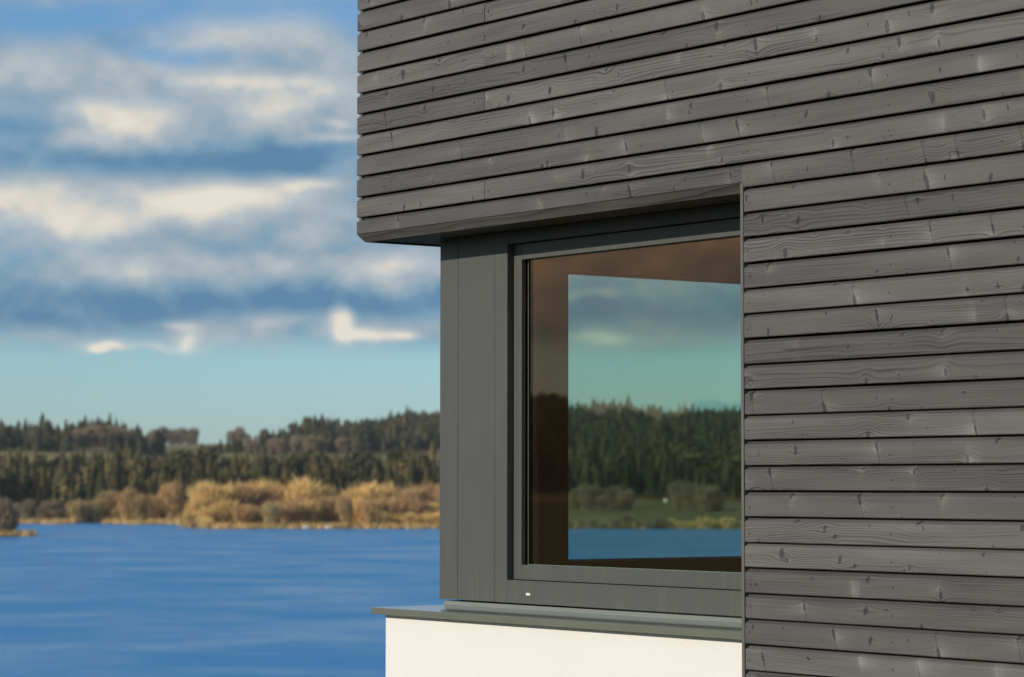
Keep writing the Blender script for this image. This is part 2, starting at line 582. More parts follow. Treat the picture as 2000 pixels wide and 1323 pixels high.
# dark membrane wall behind the boards: this is the cladding part, the boards are its pieces
cladding = boxes('timber_cladding', [
    (XL + .032, XR, .032, .075, CZ + .906, ZT),                 # front, above the window
    (.018, XR, .032, .075, GROUND, CZ + .906),                  # front, beside the window
    (XL + .032, XL + .075, .0755, YB, CZ + .906, ZT),           # side, above the window
    (XL + .032, XL + .075, 2.75, YB, GROUND, CZ + .906)], M_MEMBRANE)
hp(cladding)
# profile of one board: y = depth behind the face, z = above its bottom edge
PROF = [(0.0, .0022), (.0022, 0.0), (.024, .004), (.024, .0724), (.0205, .0721), (.0012, .0602), (0.0, .0585)]
PROF_RIP = [(0.0, .0162), (.0015, .0150), (.024, .0150), (.024, .0724), (.0205, .0721), (.0012, .0602), (0.0, .0585)]
seed_n = [0]


def board(x0, x1, k, side=False, prof=PROF, mitre0=False, mitre1=False, y1=None):
    """row k; on the front wall x0..x1, on the side wall y from x0 to x1"""
    zb = Z0 - k * PITCHB + random.uniform(-.0012, .0012)
    dy = random.uniform(-.0010, .0010)
    L = x1 - x0
    o = prism('board', prof, 0.0, L, M_WOOD, cladding,
              u0f=(lambda y: y) if mitre0 else None, u1f=(lambda y: -y) if mitre1 else None)
    fixn(o)
    seed_n[0] += 1
    o['seed'] = (seed_n[0] * 0.61803) % 1.0 * 9.0 + seed_n[0] * 0.37
    if side:
        o.rotation_euler = (0, 0, -math.pi / 2)       # local x runs towards -y, depth towards +x
        o.location = (XL + dy, x1, zb)
    else:
        o.location = (x0, dy, zb)
    o.location = Vector(o.location)
    return zb, dy


nails = []


def nail(x, k, zb, dy, fz=None):
    nails.append((x + random.uniform(-.006, .006), dy, zb + (fz if fz else random.uniform(.024, .036))))


STUDS = [-1.886, -1.30, -.70, .036, .632, 1.24, 1.85, 2.45, 3.05, 3.65]
JOINT = {-14: -1.305, -12: -1.305, -10: -1.305, -8: -1.305, -6: 1.86, -4: -1.312, -2: -1.312, 0: -1.312, 2: 1.86, 4: -1.312,
         -11: 1.86, -9: 3.05, -7: 1.86, -5: 3.05, -3: 3.05, -1: 1.86, 1: 3.05, 3: 3.05, 5: 3.05}
for k in range(K_TOP + 1, 5):
    if k in JOINT:
        j = JOINT[k]
        zb, dy = board(XL, j - .0012, k, mitre0=True)
        board(j + .0012, XR, k)
        xs = [s for s in STUDS if abs(s - j) > .05] + [j - .014, j + .020]
    else:
        zb, dy = board(XL, XR, k, mitre0=True)
        xs = STUDS
    for s in xs:
        nail(s, k, zb, dy)
        if random.random() < .12:
            nail(s + random.uniform(-.02, .02), k, zb, dy, random.uniform(.012, .046))
# row 5 is ripped narrower over the window and full beside it
zb, dy = board(XL, .006, 5, prof=PROF_RIP, mitre0=True)
for s in STUDS[:3]:
    nail(s, 5, zb, dy, .036)
zb, dy = board(.0065, XR, 5)
for s in STUDS[3:]:
    nail(s, 5, zb, dy)
for k in range(6, K_BOT):
    x0 = .0146 + random.uniform(0, .0012)
    j = {7: 1.86, 10: 2.45, 12: 1.86, 15: 2.45, 18: 1.86, 21: 3.05, 24: 1.86}.get(k)
    if j:
        zb, dy = board(x0, j - .001, k)
        board(j + .001, XR, k)
    else:
        zb, dy = board(x0, XR, k)
    for s in STUDS[3:]:
        nail(s, k, zb, dy)
        if random.random() < .10:
            nail(s + random.uniform(-.012, .012), k, zb, dy, random.uniform(.012, .046))
for k in range(K_TOP + 1, 5):
    board(.0, YB, k, side=True, mitre1=True)
board(.0, YB, 5, side=True, prof=PROF_RIP, mitre1=True)
for k in range(6, K_BOT):
    board(2.77, YB, k, side=True)
# sloping drip boards under the overhang
ZS = CZ + .873
d = prism('drip_board', [(.0005, CZ + .9005), (.022, ZS), (.034, ZS + .001), (.034, CZ + .9015)], XL, -.001, M_WOOD, None, u0f=lambda y: y)
fixn(d); d['seed'] = 3.71; hp(d)
d2 = prism('drip_board', [(.0005, CZ + .9005), (.022, ZS), (.034, ZS + .001), (.034, CZ + .9015)], 0, 2.76, M_WOOD, None, u1f=lambda y: -y)
fixn(d2); d2['seed'] = 8.13
d2.rotation_euler = (0, 0, -math.pi / 2)
d2.location = (XL, 2.76, 0)
hp(d2)
# post behind the mitred corner: it closes the grooves at the corner
hp(boxes('corner_batten', [(XL + .0060, XL + .0225, .0060, .0225, CZ + .915, ZT - .01)], M_TRIM))
# nail heads: tiny eight-sided domes sunk in a dark dimple
V, Fc = [], []
for (x, y, z) in nails:
    r = random.uniform(.0022, .0031)
    k0 = len(V)
    for q in range(8):
        a = q * math.pi / 4
        V.append((x + r * math.cos(a), y - .0003, z + r * 1.15 * math.sin(a)))
    V.append((x + r * .2, y - .0011, z + r * .2))
    Fc += [(k0 + q, k0 + (q + 1) % 8, k0 + 8) for q in range(8)]
nl = mesh_obj('nail_heads', V, Fc, M_NAIL, cladding)
nl['kind'] = 'stuff'

# soffit of the overhang (front and side), with a shadow gap behind the drip board
sof = boxes('soffit', [(XL + .060, 0.0, .060, .30, ZS + .004, ZS + .010),
                       (XL + .060, -1.80, .3005, 2.76, ZS + .004, ZS + .010)], M_SOFFIT)
hp(sof)
# edge trim at the right reveal of the window, its top cut to the slope of the drip board
tp = [(-.0015, GROUND), (-.0015, CZ + .8995), (.021, CZ + .8735), (.20, CZ + .8735), (.20, GROUND)]
tr_ = prism('edge_trim', tp, .001, .0135, M_TRIM)
fixn(tr_)
hp(tr_)
# white rendered base under the window
pl = boxes('rendered_wall', [(-2.007, .0008, .065, .36, GROUND, CZ - .452), (-2.007, -1.70, .3605, 2.749, GROUND, CZ - .452)], M_PLASTER, None, .004)
hp(pl)
# roof edge and slab
rf = boxes('roof', [(XL - .05, XR + .05, -.05, YB + .05, ZT + .002, ZT + .16)], M_SOFFIT, None, .004)
hp(rf)
bw = boxes('back_wall', [(XL + .08, XR, YB - .1, YB, GROUND, ZT), (XR - .1, XR - .001, .08, YB - .101, GROUND, ZT)], M_PLASTER)
hp(bw)

# window sill: folded sheet running round the corner
SX, SY = -2.047, .030          # outer edges


def sill():
    zf, zbk, zd, zu = CZ - .4305, CZ - .419, CZ - .4535, CZ - .4035
    xi, yi = -1.848, .207         # line of the upstand
    bm = bmesh.new()

    def q(*pts):
        vs = [bm.verts.new(p) for p in pts]
        bm.faces.new(vs)
    xr, yr = -.001, 2.748
    # front arm
    q((SX, SY, zf), (xr, SY, zf), (xr, yi, zbk), (xi, yi, zbk))
    q((SX, SY, zd), (xr, SY, zd), (xr, SY, zf), (SX, SY, zf))
    q((xi, yi, zbk), (xr, yi, zbk), (xr, yi + .002, zu), (xi + .002, yi + .002, zu))
    # side arm
    q((SX, yr, zf), (SX, SY, zf), (xi, yi, zbk), (xi, yr, zbk))
    q((SX, yr, zd), (SX, SY, zd), (SX, SY, zf), (SX, yr, zf))
    q((xi, yr, zbk), (xi, yi, zbk), (xi + .002, yi + .002, zu), (xi + .002, yr, zu))
    bmesh.ops.remove_doubles(bm, verts=bm.verts, dist=.0001)
    bmesh.ops.recalc_face_normals(bm, faces=bm.faces)
    me = bpy.data.meshes.new('window_sill')
    bm.to_mesh(me)
    bm.free()
    me.materials.append(M_SILL)
    o = bpy.data.objects.new('window_sill', me)
    COL.objects.link(o)
    s_ = o.modifiers.new('sheet', 'SOLIDIFY')
    s_.thickness = .003
    s_.offset = -1
    b_ = o.modifiers.new('fold', 'BEVEL')
    b_.width = .0016
    b_.segments = 2
    return o


hp(sill())
hp(boxes('sill_packing', [(-2.02, -.002, .0455, .20, CZ - .4515, CZ - .436), (-2.02, -1.86, .2005, 2.745, CZ - .4515, CZ - .436)],
         simple('sill_underside', (.26, .22, .14), .7)))

# ---- corner window
ZFB, ZFT = CZ - .398, CZ + .8755         # outer frame bottom and top (top tucks behind the soffit)
ZSB, ZST = CZ - .3205, CZ + .833         # sash outside
ZGB, ZGT = CZ - .268, CZ + .777          # visible glass
window = boxes('corner_window', [          # structural core of the corner post, hidden by its covers
    (-1.862, -1.545, .213, .268, ZFB, ZFT), (-1.862, -1.807, .2685, .53, ZFB, ZFT)], M_RUBBER)
hp(window)
PX, PY = -1.872, .205                     # outer faces of the covers


def ring(name, u0, u1, z0, z1, wL, wR, wB, wT, d0, d1, mat, side=False, bevel=.0012):
    """rectangular ring of four bars; u runs away from the corner along the wall, d is depth from the outer face"""
    bars = [(u0, u0 + wL, z0, z1), (u1 - wR, u1, z0, z1), (u0 + wL, u1 - wR, z0, z0 + wB), (u0 + wL, u1 - wR, z1 - wT, z1)]
    lst = []
    for (a, b, c_, e) in bars:
        if side:
            lst.append((PX + d0, PX + d1, PY + a, PY + b, c_, e))
        else:
            lst.append((PX + a, PX + b, PY + d0, PY + d1, c_, e))
    return boxes(name, lst, mat, window, bevel)


def leafside(side):
    umax = 2.53 if side else 1.870
    # covers of the corner post
    def bx(name, u0, u1, d0, d1, z0, z1, mat, bevel=.0012):
        if side:
            b = (PX + d0, PX + d1, PY + u0, PY + u1, z0, z1)
        else:
            b = (PX + u0, PX + u1, PY + d0, PY + d1, z0, z1)
        return boxes(name, [b], mat, window, bevel)
    bx('corner_cover', 0.0 if not side else .0075, .1105, 0.0, .007, ZFB, ZFT, M_FRAME)
    bx('post_panel', .1125, .3335, 0.0, .007, ZFB, ZFT, M_FRAME)
    # outer frame flush with the covers
    ring('outer_frame', .3350, umax, ZFB, ZFT, .072, .07, ZSB - ZFB, ZFT - ZST, 0.0, .060, M_FRAME, side)
    # sash, set back
    su0, su1 = .4120, umax - .075
    gu0, gu1 = .4570, umax - .125
    ring('sash', su0, su1, ZSB + .002, ZST - .002, gu0 - su0, su1 - gu1, ZGB - ZSB - .002, ZST - .002 - ZGT, .0245, .0425, M_FRAME, side, .002)
    # wooden inner sash and inner frame
    ring('spacer', gu0 - .002, gu1 + .002, ZGB - .002, ZGT + .002, .0065, .0065, .004, .004, .0515, .0535, M_GASKET, side, 0)
    ring('gasket', su0, su1, ZSB + .004, ZST - .004, gu0 - su0 + .001, su1 - gu1 + .001, ZGB - ZSB - .004, ZST - .004 - ZGT + .001, .0540, .0735, M_RUBBER, side, 0)
    ring('inner_sash', su0 - .02, su1 + .02, ZSB - .015, ZST + .012, gu0 - su0 + .021, su1 - gu1 + .021, ZGB - ZSB + .014, ZST + .012 - ZGT - .006, .0740, .096, M_INWOOD, side)
    # glass
    b = (gu0 - .012, gu1 + .012, ZGB - .012, ZGT + .012)
    if side:
        boxes('pane', [(PX + .0445, PX + .0505, PY + b[0], PY + b[1], b[2], b[3])], M_GLASS, window)
    else:
        boxes('pane', [(PX + b[0], PX + b[1], PY + .0445, PY + .0505, b[2], b[3])], M_GLASS, window)


leafside(False)
leafside(True)
# inside corner post lining and head lining of the side light
boxes('post_lining', [(PX + .0965, PX + .108, PY + .3, PY + .492, ZFB, CZ + 1.02)], M_INWOOD, window, .002)
boxes('head_lining', [(PX + .0965, PX + .110, PY + .4925, PY + 2.53, CZ + .783, CZ + 1.02)], M_INWOOD, window, .002)
boxes('bottom_lining', [(PX + .0965, PX + .110, PY + .4925, PY + 2.53, ZFB - .2, CZ - .272)], M_INWOOD, window, .002)
# drainage cap on the bottom rail
boxes('drain_cap', [(-1.352, -1.3435, PY - .0022, PY - .0002, CZ - .3695, CZ - .3615), (-1.3430, -1.328, PY - .0030, PY - .0002, CZ - .3695, CZ - .3615)], M_CAPW, window, .0005)

# the room behind the window
rm = boxes('room', [(-1.76, XR - .12, .31, YB - .12, CZ - 1.30, CZ - 1.22)], M_FLOORW)
hp(rm)
boxes('ceiling', [(-1.76, XR - .12, .31, YB - .12, CZ + 1.021, CZ + 1.05)], M_INWOOD, rm)
boxes('partition', [(2.2, 2.3, .31, YB - .13, CZ - 1.219, CZ + 1.02), (-1.755, 2.199, 3.6, 3.7, CZ - 1.219, CZ + 1.02)], M_ROOM, rm)
boxes('front_lining', [(.03, 2.199, .20, .30, CZ - 1.219, CZ + 1.02), (-1.60, .029, .37, .40, CZ - 1.219, CZ - .43),
                       (-1.755, -1.70, .41, 3.59, CZ - 1.219, CZ - .60), (-1.755, -1.70, 2.76, 3.59, CZ - .599, CZ + 1.02)], M_ROOM, rm)

# ------------------------------------------------------------------ land and water
ALPHA = YAW


def at(px, r):
    """plan position seen at photo column px, r metres from the viewpoint"""
    th = math.atan((px - 1000) / F_PX)
    f2 = Vector((-math.cos(YAW), math.sin(YAW)))
    r2 = Vector((math.sin(YAW), math.cos(YAW)))
    p = Vector((CAM.x, CAM.y)) + r * (math.cos(th) * f2 + math.sin(th) * r2)
    return p.x, p.y


COLS = np.array([-14000, -3000, 0, 150, 320, 420, 520, 600, 860, 1100, 1450, 4000, 14000], float)
RS = np.array([560, 640, 700, 760, 850, 1000, 1200, 1500, 1800, 2200, 3000, 6000], float)
# apparent height (photo row) of the ground at each distance
GY = np.array([
    # 560  640   700   760  850  1000 1200 1500 1800 2200 3000 6000
    [1041, 1031, 1024, 1012, 966, 926, 896, 872, 850, 840, 836, 870],
    [1041, 1031, 1024, 1012, 968, 930, 905, 885, 870, 862, 860, 880],
    [1060, 1045, 1032, 1018, 972, 930, 893, 882, 884, 886, 888, 900],
    [1060, 1045, 1032, 1018, 974, 930, 890, 876, 880, 884, 888, 900],
    [1060, 1045, 1031, 1016, 974, 930, 896, 882, 874, 872, 876, 890],
    [1056, 1035, 1017, 1008, 972, 930, 898, 884, 872, 868, 874, 890],
    [1056, 1035, 1017, 1008, 972, 930, 898, 882, 870, 866, 872, 890],
    [1056, 1035, 1017, 1008, 972, 930, 899, 880, 868, 864, 872, 890],
    [1056, 1035, 1017, 1008, 972, 930, 900, 876, 860, 858, 870, 890],
    [1060, 1036, 1016, 1003, 980, 936, 902, 872, 861, 860, 866, 890],
    [1060, 1036, 1016, 1003, 982, 938, 904, 876, 864, 862, 868, 890],
    [1041, 1031, 1024, 1012, 968, 930, 905, 885, 870, 862, 860, 880],
    [1041, 1031, 1024, 1012, 968, 930, 905, 885, 870, 862, 860, 880]], float)
GZ = 10.0 + RS[None, :] * (HOR - GY) / F_PX


def gz(px, r):
    raw = np.asarray(px, float)
    px = np.clip(raw, COLS[0], COLS[-1])
    r = np.clip(np.asarray(r, float), RS[0], RS[-1])
    i = np.clip(np.searchsorted(COLS, px) - 1, 0, len(COLS) - 2)
    j = np.clip(np.searchsorted(RS, r) - 1, 0, len(RS) - 2)
    u = (px - COLS[i]) / (COLS[i + 1] - COLS[i])
    v = (r - RS[j]) / (RS[j + 1] - RS[j])
    z = (GZ[i, j] * (1 - u) + GZ[i + 1, j] * u) * (1 - v) + (GZ[i, j + 1] * (1 - u) + GZ[i + 1, j + 1] * u) * v
    hill = (5.0 * np.exp(-((px - 195) / 52) ** 2) + 2.2 * np.exp(-((px - 25) / 55) ** 2) - 3.5 * np.exp(-((px - 305) / 35) ** 2)) * np.exp(-((r - 1470) / 130) ** 2)
    hill = hill + (5.0 * np.exp(-((px - 612) / 34) ** 2) + 3.0 * np.exp(-((px - 780) / 45) ** 2) + 6.5 * np.clip((px - 760) / 120, 0, 1) - 6.0 * np.exp(-((px - 540) / 30) ** 2)) * np.exp(-((r - 1750) / 260) ** 2)
    hill = hill + 4.0 * np.exp(-((px - 1195) / 60) ** 2) * np.exp(-((r - 1780) / 200) ** 2)
    hill = hill + np.clip((np.abs(raw) - 8000) / 3000, 0, 1) * np.clip((r - 1100) / 700, 0, 1) * (7 * np.sin(raw * .0011) + 4 * np.sin(raw * .0031 + 1))
    return z + hill + 0.5 * np.sin(px * .013 + r * .011) * np.clip((r - 760) / 400, 0, 1) + .25 * np.sin(px * .041 + r * .03) * np.clip((r - 640) / 60, 0, 1)


def field_material():
    m, t, b = material('fields')
    tc = t.n('ShaderNodeTexCoord').outputs['Object']
    n1 = t.noise(tc, 0.012, 3.0, 0.5)
    n2 = t.noise(tc, 0.15, 4.0, 0.6)
    c1 = t.mix(t.ss(n1, 0.42, 0.58), (.165, .142, .050), (.29, .235, .105))
    c2 = t.mix(t.ss(n2, 0.40, 0.65), c1, (.20, .165, .066))
    z = t.sep(t.n('ShaderNodeNewGeometry').outputs['Position'])[2]
    c3 = t.mix(t.ss(z, 1.6, 0.5), c2, (.36, .26, .12))        # dry reeds and litter by the water
    t.lk(c3, b.inputs['Base Color'])
    b.inputs['Roughness'].default_value = 0.9
    b.inputs['Specular IOR Level'].default_value = 0.1
    return m


M_FIELD = field_material()
# far shore: a ring of land round the lake, finely divided where the photo looks
thA = np.concatenate([np.linspace(-150, -14, 60), np.linspace(-13.5, 13.5, 150), np.linspace(14, 150, 60)])
rr = np.concatenate([np.linspace(560, 1000, 60), np.linspace(1015, 2300, 50), np.linspace(2400, 6000, 14)])
V = []
f2 = np.array([-math.cos(YAW), math.sin(YAW)])
r2 = np.array([math.sin(YAW), math.cos(YAW)])
for th in np.radians(thA):
    if abs(th) < 1.3:
        px = 1000 + F_PX * math.tan(th)
    else:
        px = math.copysign(19350 + (abs(th) - 1.3) * 20000, th)
    zz = gz(np.full(len(rr), px), rr)
    for r_, z_ in zip(rr, zz):
        p = np.array([CAM.x, CAM.y]) + r_ * (math.cos(th) * f2 + math.sin(th) * r2)
        V.append((p[0], p[1], z_))
nr = len(rr)
Fc = [(i * nr + j, i * nr + j + 1, (i + 1) * nr + j + 1, (i + 1) * nr + j) for i in range(len(thA) - 1) for j in range(nr - 1)]
land = mesh_obj('terrain', V, Fc, M_FIELD, None, True)
land['kind'] = 'structure'
land['label'] = 'wooded shore and fields rising behind the lake'

# near ground: the bank on which the house stands, falling to the lake
V, Fc = [], []
NA, rn = 96, [0.0, 3, 7, 12, 15, 18, 22, 30, 45, 70, 100, 140, 220, 380, 600, 860]
cx, cy = 2.0, -1.0
V.append((cx, cy, GROUND))
A_F = math.atan2(math.sin(YAW), -math.cos(YAW))
for a in range(NA):
    an = a * 2 * math.pi / NA
    off = abs((an - A_F + math.pi) % (2 * math.pi) - math.pi)         # angle away from the lake view
    k_ = min(1.0, max(0.0, (off - R(34)) / R(16)))
    for r_ in rn[1:]:
        steep = 0 if r_ <= 13 else (r_ - 13) * .105
        gentle = 0 if r_ <= 13 else min((r_ - 13) * .02, 3.0)
        V.append((cx + r_ * math.cos(an), cy + r_ * math.sin(an), GROUND - (steep * (1 - k_) + gentle * k_) + .04 * math.sin(r_ * 1.3 + a) * (r_ > 12)))
m_ = len(rn) - 1
for a in range(NA):
    b_ = (a + 1) % NA
    Fc.append((0, 1 + a * m_, 1 + b_ * m_))
    for j in range(m_ - 1):
        Fc.append((1 + a * m_ + j, 1 + a * m_ + j + 1, 1 + b_ * m_ + j + 1, 1 + b_ * m_ + j))
gr = mesh_obj('ground', V, Fc, simple('meadow', (.055, .055, .028), .9, 0, .1, .3, 1.5), None, True)
gr['kind'] = 'structure'
gr['label'] = 'grass bank around the house'


def water_material():
    m, t, b = material('lake_water')
    tc = t.n('ShaderNodeTexCoord').outputs['Object']
    b.inputs['Base Color'].default_value = (.030, .250, .55, 1)
    b.inputs['IOR'].default_value = 1.33
    b.inputs['Specular IOR Level'].default_value = 0.4
    rot = t.n('ShaderNodeMapping')
    rot.inputs['Rotation'].default_value = (0, 0, math.pi / 2 - (math.pi - YAW))
    t.lk(tc, rot.inputs['Vector'])
    w1 = t.noise(rot.outputs[0], 0.5, 3.0, 0.6)
    gust = t.noise(t.v('MULTIPLY', rot.outputs[0], (.9, 1.0, 1.0)), 0.045, 5.0, 0.7)
    bp = t.n('ShaderNodeBump')
    bp.inputs['Strength'].default_value = 0.4
    bp.inputs['Distance'].default_value = 0.35
    t.lk(w1, bp.inputs['Height'])
    t.lk(bp.outputs[0], b.inputs['Normal'])
    t.lk(t.ss(gust, 0.34, 0.66, 0.25, 0.50), b.inputs['Roughness'])
    return m


V = [(CAM.x + 5800 * math.cos(a), CAM.y + 5800 * math.sin(a), 0.0) for a in np.linspace(0, 2 * math.pi, 96, endpoint=False)]
lake = mesh_obj('lake', V, [tuple(range(96))], water_material())
lake['kind'] = 'structure'
lake['label'] = 'wide blue lake with wind ripples'


# ------------------------------------------------------------------ trees
def foliage(name, col, var=0.35, col2=None):
    m, t, b = material(name)
    oi = t.n('ShaderNodeObjectInfo').outputs['Random']
    geo = t.n('ShaderNodeNewGeometry')
    n1 = t.noise(geo.outputs['Position'], 0.11, 2.0, 0.6)
    n2 = t.noise(geo.outputs['Position'], 1.1, 2.0, 0.5)
    f = t.m('MULTIPLY_ADD', t.m('SUBTRACT', n1, 0.5), 2.2 * var, 1.0)
    f = t.m('MULTIPLY_ADD', t.m('SUBTRACT', n2, 0.5), 1.2 * var, f)
    f = t.m('MULTIPLY', f, t.ss(oi, 0, 1, 1 - var * .5, 1 + var * .5, 'LINEAR'))
    base = t.mix(t.ss(t.noise(geo.outputs['Position'], 0.085, 2.0, 0.6), 0.44, 0.62), col, col2) if col2 else col
    t.lk(t.scale_col(base, f), b.inputs['Base Color'])
    b.inputs['Roughness'].default_value = 0.8
    b.inputs['Specular IOR Level'].default_value = 0.1
    return m


M_FIR = foliage('conifer_needles', (.045, .045, .018), .5, (.120, .095, .036))
M_FIR2 = foliage('hill_conifer_needles', (.052, .056, .026), .45, (.120, .098, .042))
M_GOLD = foliage('golden_twigs', (.80, .55, .21), .25)
M_TAN = foliage('brown_twigs', (.54, .345, .165), .28)
M_OLIVE = foliage('olive_twigs', (.50, .37, .17), .28)
M_BARE = foliage('bare_grey_twigs', (.32, .245, .155), .3)
M_TRUNK = simple('tree_bark', (.20, .15, .10), .9, 0, .1, .3, 3.0)
M_BIRCH = simple('pale_birch_bark', (.62, .52, .38), .8, 0, .1, .25, 2.0)
M_REED = foliage('dry_reeds', (.70, .48, .20), .25)


def conifer_geo(seed, tiers=8, spokes=9, h=1.0, w=.17):
    rg = np.random.default_rng(seed)
    V, Fc = [], []
    for i in range(tiers):
        f = i / tiers
        zt = h * (.16 + .84 * (f + 1.35 / tiers))
        zt = min(zt, h)
        zb = h * (.07 + .84 * f)
        rad = w * (1 - f) ** .85 * rg.uniform(.85, 1.12) + .012
        k0 = len(V)
        V.append((rg.normal(0, .004), rg.normal(0, .004), zt))
        a0 = rg.uniform(0, 6.28)
        for q in range(spokes * 2):
            a = a0 + q * math.pi / spokes
            rr_ = rad * (rg.uniform(.85, 1.25) if q % 2 == 0 else rg.uniform(.42, .62))
            zz = zb + (rg.uniform(-.03, .02) if q % 2 == 0 else .045) * h
            V.append((rr_ * math.cos(a), rr_ * math.sin(a), zz))
        n = spokes * 2
        Fc += [(k0, k0 + 1 + q, k0 + 1 + (q + 1) % n) for q in range(n)]
    # trunk
    k0 = len(V)
    for q in range(4):
        V.append((.012 * math.cos(q * 1.571), .012 * math.sin(q * 1.571), -.03))
    V.append((0, 0, .5))
    Fc += [(k0 + q, k0 + (q + 1) % 4, k0 + 4) for q in range(4)]
    return np.array(V), np.array(Fc)


def round_geo(seed, n=150):
    """small round-headed tree: leaf-clump faces over a lumpy crown"""
    rg = np.random.default_rng(seed)
    V = []
    lob = [(rg.normal(0, .07), rg.normal(0, .07), rg.uniform(.30, .74), rg.uniform(.09, .17)) for _ in range(5)] + [(0, 0, .30, .10), (0, 0, .55, .12)]
    for i in range(n):
        l = lob[i % 7]
        v = rg.normal(0, 1, 3); v /= np.linalg.norm(v)
        v *= rg.uniform(.5, 1.0)
        p = np.array([l[0] + v[0] * l[3], l[1] + v[1] * l[3], l[2] + v[2] * l[3] * 1.1])
        a_ = np.cross(v, rg.normal(0, 1, 3)); a_ /= np.linalg.norm(a_) + 1e-6
        b_ = np.cross(v, a_)
        sz = rg.uniform(.05, .10)
        V += [p + a_ * sz, p - a_ * sz * .5 + b_ * sz, p - a_ * sz * .5 - b_ * sz]
    V += [np.array((.02, 0, -.03)), np.array((-.02, .01, -.03)), np.array((0, 0, .6))]
    return np.array(V), np.arange(len(V)).reshape(-1, 3)


FIRS = [conifer_geo(100 + i, 8 + i % 3, 7 + i % 3, 1.0, .15 + .02 * (i % 4)) for i in range(6)]
FIRS_LO = [conifer_geo(200 + i, 6, 6, 1.0, .16 + .02 * (i % 4)) for i in range(6)] + [round_geo(230 + i) for i in range(3)]


def twig_geo(seed, n=900, rx=.5, zlo=.0, top=1.0, length=.10, width=.012, round_=.55, flat=0.0):
    """leafless crown: many thin slivers leaning up and outwards through the crown's volume"""
    rg = np.random.default_rng(seed)
    nc = 9
    cl = []
    for i in range(nc):
        a = rg.uniform(0, 6.28)
        rr_ = rx * math.sqrt(rg.uniform(0, 1)) * .62
        cl.append((rr_ * math.cos(a), rr_ * math.sin(a), rg.uniform(.45, .80) * top if rr_ > rx * .3 else rg.uniform(.62, .86) * top, rg.uniform(.5, .8) * rx))
    V = np.zeros((n * 3, 3))
    for i in range(n):
        c_ = cl[rg.integers(nc)]
        v = rg.normal(0, 1, 3)
        v /= np.linalg.norm(v)
        s_ = rg.uniform(.25, 1) ** .45
        p = np.array([c_[0] + v[0] * c_[3] * s_, c_[1] + v[1] * c_[3] * s_, c_[2] + v[2] * round_ * c_[3] * s_ * .75])
        if rg.uniform() < .38:      # lower stems
            p[2] = rg.uniform(zlo, .5) * top
            p[:2] *= .55 + .45 * p[2] / top + .25 * rg.uniform()
        if rg.uniform() < .10:      # long shoots above and beside the crown
            p[2] += rg.uniform(.02, .13) * top
            p[:2] *= 1.12
        p[2] = max(p[2], zlo)
        d_ = np.array([p[0] * 1.0, p[1] * 1.0, .85 + .4 * rg.uniform()]) + rg.normal(0, .20, 3)
        d_ /= np.linalg.norm(d_)
        s1 = np.cross(d_, rg.normal(0, 1, 3))
        s1 /= np.linalg.norm(s1) + 1e-6
        L = length * rg.uniform(.6, 1.5)
        w_ = width * rg.uniform(.6, 1.5)
        V[i * 3] = p - d_ * L * .5 + s1 * w_
        V[i * 3 + 1] = p - d_ * L * .5 - s1 * w_
        V[i * 3 + 2] = p + d_ * L * .5
    return V, np.arange(n * 3).reshape(-1, 3)


def trunk_geo(seed, h=.7, r=.02, n=5):
    rg = np.random.default_rng(seed)
    V, Fc = [], []

    def limb(p0, p1, r0, r1):
        p0, p1 = np.array(p0), np.array(p1)
        d_ = (p1 - p0) / np.linalg.norm(p1 - p0)
        a_ = np.cross(d_, [.3, .9, .1]); a_ /= np.linalg.norm(a_)
        b_ = np.cross(d_, a_)
        k0 = len(V)
        for (p, rr_) in ((p0, r0), (p1, r1)):
            for q in range(5):
                an = q * 2 * math.pi / 5
                V.append(p + rr_ * (a_ * math.cos(an) + b_ * math.sin(an)))
        for q in range(5):
            q2 = (q + 1) % 5
            Fc.append((k0 + q, k0 + q2, k0 + 5 + q)); Fc.append((k0 + q2, k0 + 5 + q2, k0 + 5 + q))
    top = (rg.normal(0, .03), rg.normal(0, .03), h)
    limb((0, 0, -.04), top, r, r * .35)
    for i in range(n):
        f = rg.uniform(.25, .85)
        a = rg.uniform(0, 6.28)
        p = np.array(top) * f
        limb(p, p + np.array([.22 * math.cos(a), .22 * math.sin(a), .26]), r * .45, r * .12)
    return np.array(V), np.array(Fc)


def place(geo_list, spots, name, mat, hscale_w=1.0):
    """one joined mass of many trees: spots (x, y, z, height, spin, variant, widthfactor)"""
    VV, FF, off = [], [], 0
    for (x, y, z, h, a, k, wf) in spots:
        g, f = geo_list[k % len(geo_list)]
        ca, sa = math.cos(a) * h * wf, math.sin(a) * h * wf
        P = np.empty_like(g)
        P[:, 0] = x + g[:, 0] * ca - g[:, 1] * sa
        P[:, 1] = y + g[:, 0] * sa + g[:, 1] * ca
        P[:, 2] = z + g[:, 2] * h
        VV.append(P)
        FF.append(f + off)
        off += len(g)
    o = np_mesh(name, np.concatenate(VV), np.concatenate(FF), mat)
    o['kind'] = 'stuff'
    return o


def mass(px0, px1, r0, r1, step, h0, h1, skip=None):
    """jittered grid of tree spots over a sector of land"""
    S_ = []
    r_ = r0
    while r_ < r1:
        stp = step * F_PX / r_
        p_ = px0 + rng.uniform(0, stp)
        while p_ < px1:
            pj, rj = p_ + rng.uniform(-.45, .45) * stp, r_ + rng.uniform(-.5, .5) * step
            if not (skip and skip(pj, rj)):
                x, y = at(pj, rj)
                clump = 1 + .16 * math.sin(pj * .031 + rj * .05) + .12 * math.sin(pj * .083 - rj * .11)
                S_.append((x, y, float(gz(pj, rj)) - .2, rng.uniform(h0, h1) * clump * (1.2 if rng.uniform() < .08 else 1), rng.uniform(0, 6.28), int(rng.integers(9)), rng.uniform(.85, 1.7)))
            p_ += stp
        r_ += step * .8
    return S_


